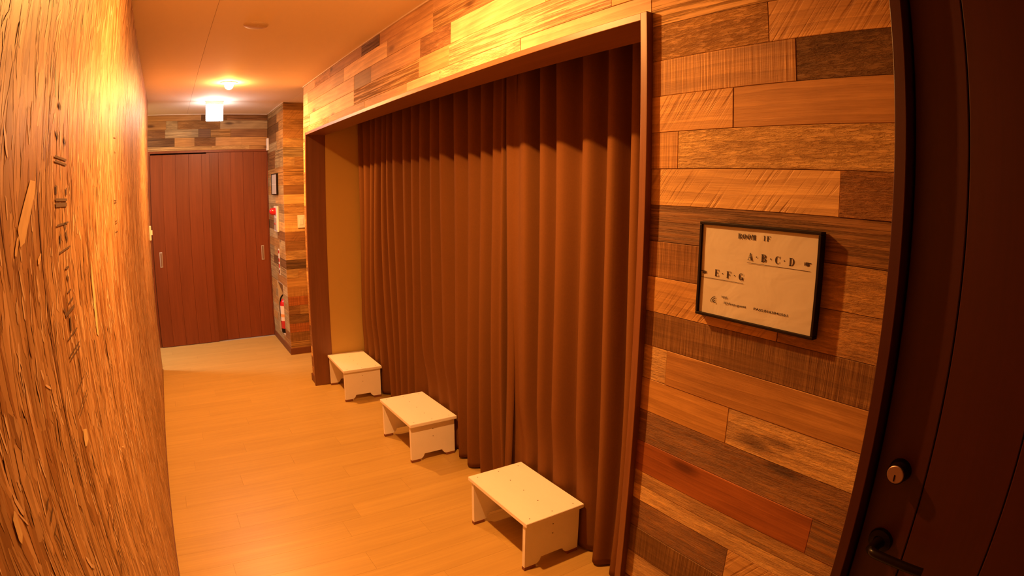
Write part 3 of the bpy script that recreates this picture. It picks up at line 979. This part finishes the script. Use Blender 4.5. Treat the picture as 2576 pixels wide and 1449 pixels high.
# ------------------------------------------------------------------ room sign on the right wall
def picture(name, yn, yf, z0, z1, P, bar, paper_mat, label, cat):
    """Framed sheet on the corridor wall (facing -X) between yn..yf and z0..z1."""
    root = empty(name, (W, (yn + yf) / 2, z0), label=label, category=cat)
    bm = bmesh.new()
    fx = W - P
    for lo, hi in (((fx, yn, z1 - bar), (W - 0.001, yf, z1)), ((fx, yn, z0), (W - 0.001, yf, z0 + bar)),
                   ((fx, yn, z0 + bar), (W - 0.001, yn + bar, z1 - bar)), ((fx, yf - bar, z0 + bar), (W - 0.001, yf, z1 - bar))):
        add_box(bm, lo, hi)
    f_ = link('frame', mesh_of(bm, 'frame'), M_blackframe, root); f_.location = -root.location
    md = f_.modifiers.new('b', 'BEVEL'); md.width = 0.0012; md.segments = 2
    # slightly wavy sheet
    bm = bmesh.new()
    n_, m_ = 26, 18
    g_ = []
    y0, y1, za, zb = yn + bar * 0.9, yf - bar * 0.9, z0 + bar * 0.9, z1 - bar * 0.9
    for j in range(m_ + 1):
        row = []
        for i2 in range(n_ + 1):
            u, v = i2 / n_, j / m_
            dx = 0.0005 * math.sin(u * 7 + v * 3) * math.sin(v * 5 + 1) + 0.0003 * math.sin(u * 13 - v * 9) * (1 - v)
            row.append(bm.verts.new((fx + 0.0055 + dx, y1 + (y0 - y1) * u, za + (zb - za) * v)))
        g_.append(row)
    for a, b in zip(g_, g_[1:]):
        for i2 in range(n_):
            bm.faces.new((a[i2], a[i2 + 1], b[i2 + 1], b[i2]))
    p_ = link('paper', mesh_of(bm, 'paper', True), paper_mat, root); p_.location = -root.location
    bk = box('backing', (W - 0.006, yn + bar * 0.5, z0 + bar * 0.5), (W - 0.0012, yf - bar * 0.5, z1 - bar * 0.5), M_blackframe, root)
    return root, fx

sign, sfx = picture('room_sign', 0.5275, 0.8275, 1.2985, 1.5085, 0.021, 0.0065, M_paper,
                    'black framed white ROOM 1F sign on the plank wall beside the entry door', 'sign')

# lettering: every glyph is drawn in (u, v), u to the right and v up, on the sheet
G_ = bmesh.new()
TX = sfx + 0.0045
def quad(p):
    G_.faces.new([G_.verts.new((TX, -u, v)) for u, v in p])
def rect(u0, v0, u1, v1): quad(((u0, v0), (u1, v0), (u1, v1), (u0, v1)))
def ring(cu, cv, ru, rv, su, sv, a0=0, a1=360, n=28):
    for i2 in range(n):
        a = R(a0 + (a1 - a0) * i2 / n); b = R(a0 + (a1 - a0) * (i2 + 1) / n)
        quad(((cu + ru * math.cos(a), cv + rv * math.sin(a)), (cu + ru * math.cos(b), cv + rv * math.sin(b)),
              (cu + (ru - su) * math.cos(b), cv + (rv - sv) * math.sin(b)), (cu + (ru - su) * math.cos(a), cv + (rv - sv) * math.sin(a))))
def glyph(ch, u, v, w, h):
    """Condensed slab-serif capitals: thick stems, thin serifs. (u, v) is the lower left corner."""
    st, th = w * 0.30, h * 0.055
    def stem(x, z0=0.0, z1=1.0, serif=True, s=st):
        rect(u + x, v + h * z0, u + x + s, v + h * z1)
        if serif:
            rect(u + x - w * 0.09, v + h * z0, u + x + s + w * 0.09, v + h * z0 + th)
            rect(u + x - w * 0.09, v + h * z1 - th, u + x + s + w * 0.09, v + h * z1)
    L0 = w * 0.10
    if ch == 'O': ring(u + w / 2, v + h / 2, w * 0.48, h * 0.5, st, th)
    elif ch == 'M':
        stem(L0 * 0.6, s=st * 0.45); stem(w - st - L0 * 0.6)
        quad(((u + L0, v + h), (u + L0 + st, v + h), (u + w * 0.52, v), (u + w * 0.44, v)))
        quad(((u + w * 0.44, v), (u + w * 0.52, v), (u + w - st, v + h), (u + w - st - w * 0.05, v + h)))
    elif ch == '1':
        stem(w * 0.35, s=st * 1.1); rect(u + w * 0.12, v + h - th * 2, u + w * 0.4, v + h - th)
    elif ch in 'EF':
        stem(L0)
        rect(u + L0, v + h - th, u + w, v + h); rect(u + w - w * 0.1, v + h * 0.74, u + w, v + h)
        rect(u + L0, v + h * 0.48, u + w * 0.72, v + h * 0.48 + th); rect(u + w * 0.66, v + h * 0.38, u + w * 0.76, v + h * 0.64)
        if ch == 'E':
            rect(u + L0, v, u + w, v + th); rect(u + w - w * 0.1, v, u + w, v + h * 0.27)
    elif ch in 'BRP':
        stem(L0)
        ring(u + w * 0.52, v + h * 0.75, w * 0.44, h * 0.25, st * 0.95, th, -90, 90)
        rect(u + L0, v + h - th, u + w * 0.53, v + h); rect(u + L0, v + h * 0.5, u + w * 0.53, v + h * 0.5 + th)
        if ch == 'B':
            ring(u + w * 0.52, v + h * 0.26, w * 0.48, h * 0.26, st, th, -90, 90); rect(u + L0, v, u + w * 0.53, v + th)
        if ch == 'R':
            quad(((u + w * 0.5, v + h * 0.5), (u + w * 0.78, v + h * 0.5), (u + w, v + th), (u + w * 0.72, v + th))); rect(u + w * 0.7, v, u + w * 1.06, v + th)
    elif ch == 'D':
        stem(L0); ring(u + w * 0.46, v + h / 2, w * 0.54, h / 2, st, th, -90, 90)
        rect(u + L0, v + h - th, u + w * 0.47, v + h); rect(u + L0, v, u + w * 0.47, v + th)
    elif ch in 'CG':
        ring(u + w * 0.5, v + h / 2, w * 0.48, h / 2, st, th, 55, 305)
        rect(u + w * 0.86, v + h * 0.66, u + w * 0.96, v + h)
        if ch == 'G': stem(w * 0.66, 0.05, 0.45)
        else: rect(u + w * 0.88, v + h * 0.08, u + w * 0.95, v + h * 0.3)
    elif ch == 'A':
        quad(((u + w * 0.42, v + h), (u + w * 0.56, v + h), (u + w * 0.96, v), (u + w * 0.66, v)))
        quad(((u + w * 0.44, v + h), (u + w * 0.50, v + h), (u + w * 0.18, v), (u + w * 0.10, v)))
        rect(u + w * 0.22, v + h * 0.3, u + w * 0.78, v + h * 0.3 + th)
        rect(u, v, u + w * 0.3, v + th); rect(u + w * 0.56, v, u + w * 1.06, v + th)
def word(s, u, v, w, h, pitch):
    for i2, ch in enumerate(s):
        if ch != ' ': glyph(ch, u + i2 * pitch, v, w, h)
def dot(u, v, r_):
    ring(u, v, r_, r_, r_, r_, 0, 360, 12)
# u = -Y
word('ROOM', -0.7255, 1.4785, 0.0098, 0.0106, 0.0116)
word('1', -0.6625, 1.4788, 0.0062, 0.0106, 0.01); word('F', -0.6535, 1.4788, 0.0088, 0.0106, 0.01)
for ch, y in (('A', 0.698), ('B', 0.6645), ('C', 0.6308), ('D', 0.5978)): glyph(ch, -y, 1.4357, 0.0125, 0.0157)
for y, z in ((0.676, 1.444), (0.6415, 1.444), (0.609, 1.444)): dot(-y, z, 0.0014)
rect(-0.699, 1.4295, -0.548, 1.4304)
for ch, y in (('E', 0.782), ('F', 0.7500), ('G', 0.7180)): glyph(ch, -y, 1.3905, 0.0118, 0.0150)
for y, z in ((0.761, 1.3985), (0.729, 1.3985)): dot(-y, z, 0.0014)
rect(-0.821, 1.3840, -0.705, 1.3849)
def hand(u0, u1, v0, v1):   # cuff at u0, finger tip at u1
    w_, h_ = u1 - u0, v1 - v0
    rect(*sorted((u0, u0 + w_ * 0.12))[:1], v0 + h_ * 0.1, sorted((u0, u0 + w_ * 0.12))[1], v0 + h_ * 0.9)
    a, b = sorted((u0 + w_ * 0.20, u0 + w_ * 0.62)); rect(a, v0 + h_ * 0.18, b, v0 + h_ * 0.95)
    a, b = sorted((u0 + w_ * 0.60, u1)); rect(a, v0 + h_ * 0.66, b, v0 + h_ * 0.90)
    a, b = sorted((u0 + w_ * 0.60, u0 + w_ * 0.76)); rect(a, v0 + h_ * 0.12, b, v0 + h_ * 0.60)
    a, b = sorted((u0 + w_ * 0.30, u0 + w_ * 0.66)); rect(a, v0, b, v0 + h_ * 0.2)
hand(-0.5630, -0.5475, 1.4395, 1.4475)
hand(-0.8050, -0.8200, 1.3925, 1.3995)
# wireless symbol, leaning to the left, with its dot at the lower right
for rr in (0.0052, 0.0090, 0.0128): ring(-0.7765, 1.3325, rr, rr, 0.0017, 0.0017, 88, 182, 12)
dot(-0.7765, 1.3325, 0.0018)
lt = link('lettering', mesh_of(G_, 'lettering'), M_ink, sign); lt.location = -sign.location

def small_text(txt, y, z, size, parent, shear=0.0, stretch=1.0):
    cu = bpy.data.curves.new('small_lettering', 'FONT')
    cu.body = txt; cu.size = size; cu.offset = size * 0.014; cu.shear = shear
    cu.resolution_u = 3
    tmp = bpy.data.objects.new('small_lettering', cu); col.objects.link(tmp)
    dg = bpy.context.evaluated_depsgraph_get(); dg.update()
    me = bpy.data.meshes.new_from_object(tmp.evaluated_get(dg))
    bpy.data.objects.remove(tmp); bpy.data.curves.remove(cu)
    w_ = max(v.co.x for v in me.vertices)
    k_ = stretch / w_
    for v in me.vertices:
        v.co = (TX, -v.co.x * k_ + y, v.co.y + z)
    o = link('small_lettering', me, M_ink, parent); o.location = -parent.location
small_text('Wifi', 0.7600, 1.3455, 0.0066, sign, 0, 0.0155)
small_text('ID:free-guest', 0.7520, 1.3335, 0.0070, sign, 0, 0.0590)
small_text('PASS:0163842561', 0.6745, 1.3335, 0.0070, sign, 0, 0.0835)

# second framed sheet far down the corridor
M_greypaper = plain('grey_paper', (0.5, 0.46, 0.43), 0.6, grain=0.1)
far, ffx = picture('wall_picture', 5.80, 6.10, 1.538, 1.748, 0.021, 0.008, M_greypaper,
                   'small black framed grey sheet high on the far corner wall, above the fire alarm', 'picture')
box('fold_line', (ffx + 0.0045, 5.812, 1.640), (ffx + 0.0062, 6.088, 1.643), M_white, far)

# ------------------------------------------------------------------ things on the corner block
al = empty('fire_alarm', (W, 5.92, 1.17), label='white fire alarm plate with a red lamp dome, on the far corner wall', category='alarm')
box('plate', (W - 0.020, 5.81, 1.172), (W - 0.001, 5.99, 1.425), M_white, al, 0.004)
box('lower_cover', (W - 0.026, 5.84, 1.19), (W - 0.019, 5.96, 1.31), M_handle, al, 0.002)
lathe('red_lamp', [(0.036, 0.0), (0.036, 0.016), (0.033, 0.036), (0.026, 0.050), (0.014, 0.058), (0.0, 0.061)], M_red, al, (W - 0.020, 5.90, 1.373), '-X', 28)
lathe('push_button', [(0.012, 0.0), (0.012, 0.004), (0.0, 0.005)], M_red, al, (W - 0.026, 5.90, 1.25), '-X', 20)

fe = empty('fire_extinguisher', (W + 0.045, 5.92, NZ0 + 0.008), label='red fire extinguisher with a white label standing in the wall niche', category='fire extinguisher')
fc = (W + 0.045, 5.92)
zb = NZ0 + 0.008
lathe('tank', [(0.0, 0.0), (0.050, 0.0), (0.056, 0.01), (0.056, 0.255), (0.050, 0.285), (0.032, 0.308), (0.02, 0.315), (0.0, 0.315)], M_red, fe, (fc[0], fc[1], zb + 0.035), 'Z', 32)
lathe('base_ring', [(0.0, 0.0), (0.054, 0.0), (0.057, 0.02), (0.057, 0.045), (0.0, 0.045)], M_black, fe, (fc[0], fc[1], zb), 'Z', 32)
lathe('paper_label', [(0.0568, 0.0), (0.0568, 0.155)], plain('label_white', (0.75, 0.62, 0.5), 0.5), fe, (fc[0], fc[1], zb + 0.125), 'Z', 32)
lathe('label_band', [(0.0572, 0.0), (0.0572, 0.03)], plain('label_orange', (0.75, 0.3, 0.08), 0.5), fe, (fc[0], fc[1], zb + 0.165), 'Z', 32)
lathe('valve', [(0.014, 0.0), (0.014, 0.03), (0.02, 0.035), (0.02, 0.06), (0.0, 0.062)], M_steel, fe, (fc[0], fc[1], zb + 0.345), 'Z', 20)
box('squeeze_lever', (fc[0] - 0.012, fc[1] - 0.10, zb + 0.405), (fc[0] + 0.012, fc[1] + 0.02, zb + 0.418), M_handle, fe, 0.003)
box('squeeze_lever', (fc[0] - 0.010, fc[1] - 0.09, zb + 0.378), (fc[0] + 0.010, fc[1] + 0.01, zb + 0.388), M_black, fe, 0.003)
tube('hose', [(fc[0] - 0.0, fc[1] + 0.02, zb + 0.385), (fc[0] - 0.02, fc[1] + 0.07, zb + 0.38), (fc[0] - 0.045, fc[1] + 0.085, zb + 0.30), (fc[0] - 0.04, fc[1] + 0.08, zb + 0.12), (fc[0] - 0.035, fc[1] + 0.075, zb + 0.06)], 0.008, M_black, fe)

st_ = empty('extinguisher_notice', (W, 5.88, 0.70), label='narrow white and red notice strip on the wall above the extinguisher niche', category='notice')
box('strip', (W - 0.004, 5.85, 0.74), (W - 0.001, 5.91, 1.0), M_white, st_, 0.001)
for z0, z1 in ((0.955, 0.985), (0.87, 0.905), (0.81, 0.85)):
    box('red_mark', (W - 0.0052, 5.855, z0), (W - 0.0038, 5.905, z1), M_red, st_)
box('dark_mark', (W - 0.0052, 5.855, 0.752), (W - 0.0038, 5.905, 0.79), M_base, st_)

sw = empty('switch_plate', (1.22, YC, 1.22), label='white light switch plate on the corner block facing the camera', category='switch')
box('plate', (1.182, YC - 0.009, 1.221), (1.253, YC - 0.0005, 1.342), M_white, sw, 0.003)
box('rocker', (1.200, YC - 0.0125, 1.25), (1.235, YC - 0.008, 1.313), M_white, sw, 0.001)
sw2 = empty('switch_plate', (XL, 5.35, 1.21), label='white switch plate seen edge-on at the far end of the strand-board wall', category='switch')
box('plate', (XL + 0.002, 5.31, 1.200), (XL + 0.0185, 5.385, 1.322), M_white, sw2, 0.003)
box('rocker', (XL + 0.017, 5.33, 1.245), (XL + 0.030, 5.365, 1.285), M_white, sw2, 0.001)
sn = empty('wall_sensor', (W, 6.35, 2.0), label='small white sensor box high in the far corner beside the sliding doors', category='sensor')
box('body', (W - 0.022, 6.315, 2.005), (W - 0.0005, 6.385, 2.135), M_white, sn, 0.004)
box('lens', (W - 0.024, 6.33, 2.03), (W - 0.021, 6.37, 2.06), M_handle, sn, 0.001)

# ------------------------------------------------------------------ ceiling fittings
M_bulb = emitter('lamp_glow', WARM, BULB_EMIT)
def downlight(x, y, label, disc=True):
    root = empty('downlight', (x, y, H), label=label, category='ceiling light')
    lathe('trim_ring', [(0.046, 0.0), (0.062, 0.0), (0.062, 0.003), (0.056, 0.006), (0.047, 0.005), (0.046, 0.0)], M_white, root, (x, y, H), '-Z', 36)
    lathe('bulb', [(0.020, 0.0)] + [(0.034 * math.sin(R(a)), 0.020 - 0.034 * math.cos(R(a))) for a in range(60, 180, 12)] + [(0.0, 0.054)], M_bulb, root, (x, y, H), '-Z', 28)
    ld = bpy.data.lights.new('lamp_light', 'AREA'); ld.shape = 'DISK'; ld.size = 0.05
    ld.energy = LAMP_POWER; ld.color = WARM
    lo = bpy.data.objects.new('lamp_light', ld); col.objects.link(lo)
    lo.parent = root; lo.location = (0, 0, -0.0575)
    return root
GL = 'round ceiling downlights along the corridor'
d1 = downlight(0.455, 1.83, 'nearer round ceiling downlight just above the picture, over the nearest stool'); d1['group'] = GL
d2 = downlight(0.455, 4.58, 'farther glowing round ceiling downlight just before the white exit light'); d2['group'] = GL

ex = empty('exit_light', (0.421, YC, H), label='square white glowing exit light box hanging from the ceiling near the sliding doors', category='exit sign')
box('housing', (0.340, YC - 0.012, 2.372), (0.502, YC + 0.022, 2.3995), M_white, ex, 0.003)
box('glowing_panel', (0.343, YC - 0.010, 2.222), (0.500, YC + 0.020, 2.372), emitter('exit_glow', COOL, EXIT_EMIT), ex, 0.008, 3)

sd = empty('smoke_detector', (0.416, 2.955, H), label='round flush smoke detector on the ceiling between the two downlights', category='smoke detector')
lathe('body', [(0.062, 0.0), (0.062, 0.003), (0.058, 0.007), (0.038, 0.010), (0.0, 0.011)], plain('aged_plastic', (0.60, 0.47, 0.32), 0.6), sd, (0.416, 2.955, H), '-Z', 36)
lathe('status_lamp', [(0.0025, 0.0), (0.0022, 0.001), (0.0, 0.0014)], M_white, sd, (0.425, 2.935, H - 0.0102), '-Z', 10)

# white fitting in the side passage at the far left: throws the pale wedge on the far floor
pf = empty('passage_light', (-1.05, 6.0, H), label='white ceiling light in the side passage at the far left, out of view', category='ceiling light')
box('cover', (-1.20, 5.85, 2.36), (-0.90, 6.15, 2.3995), M_white, pf, 0.01)
ld = bpy.data.lights.new('passage_lamp', 'AREA'); ld.shape = 'SQUARE'; ld.size = 0.26; ld.energy = PASSAGE_POWER; ld.color = (1.0, 0.98, 1.0)
lo = bpy.data.objects.new('passage_lamp', ld); col.objects.link(lo); lo.parent = pf; lo.location = (0, 0, -0.05)
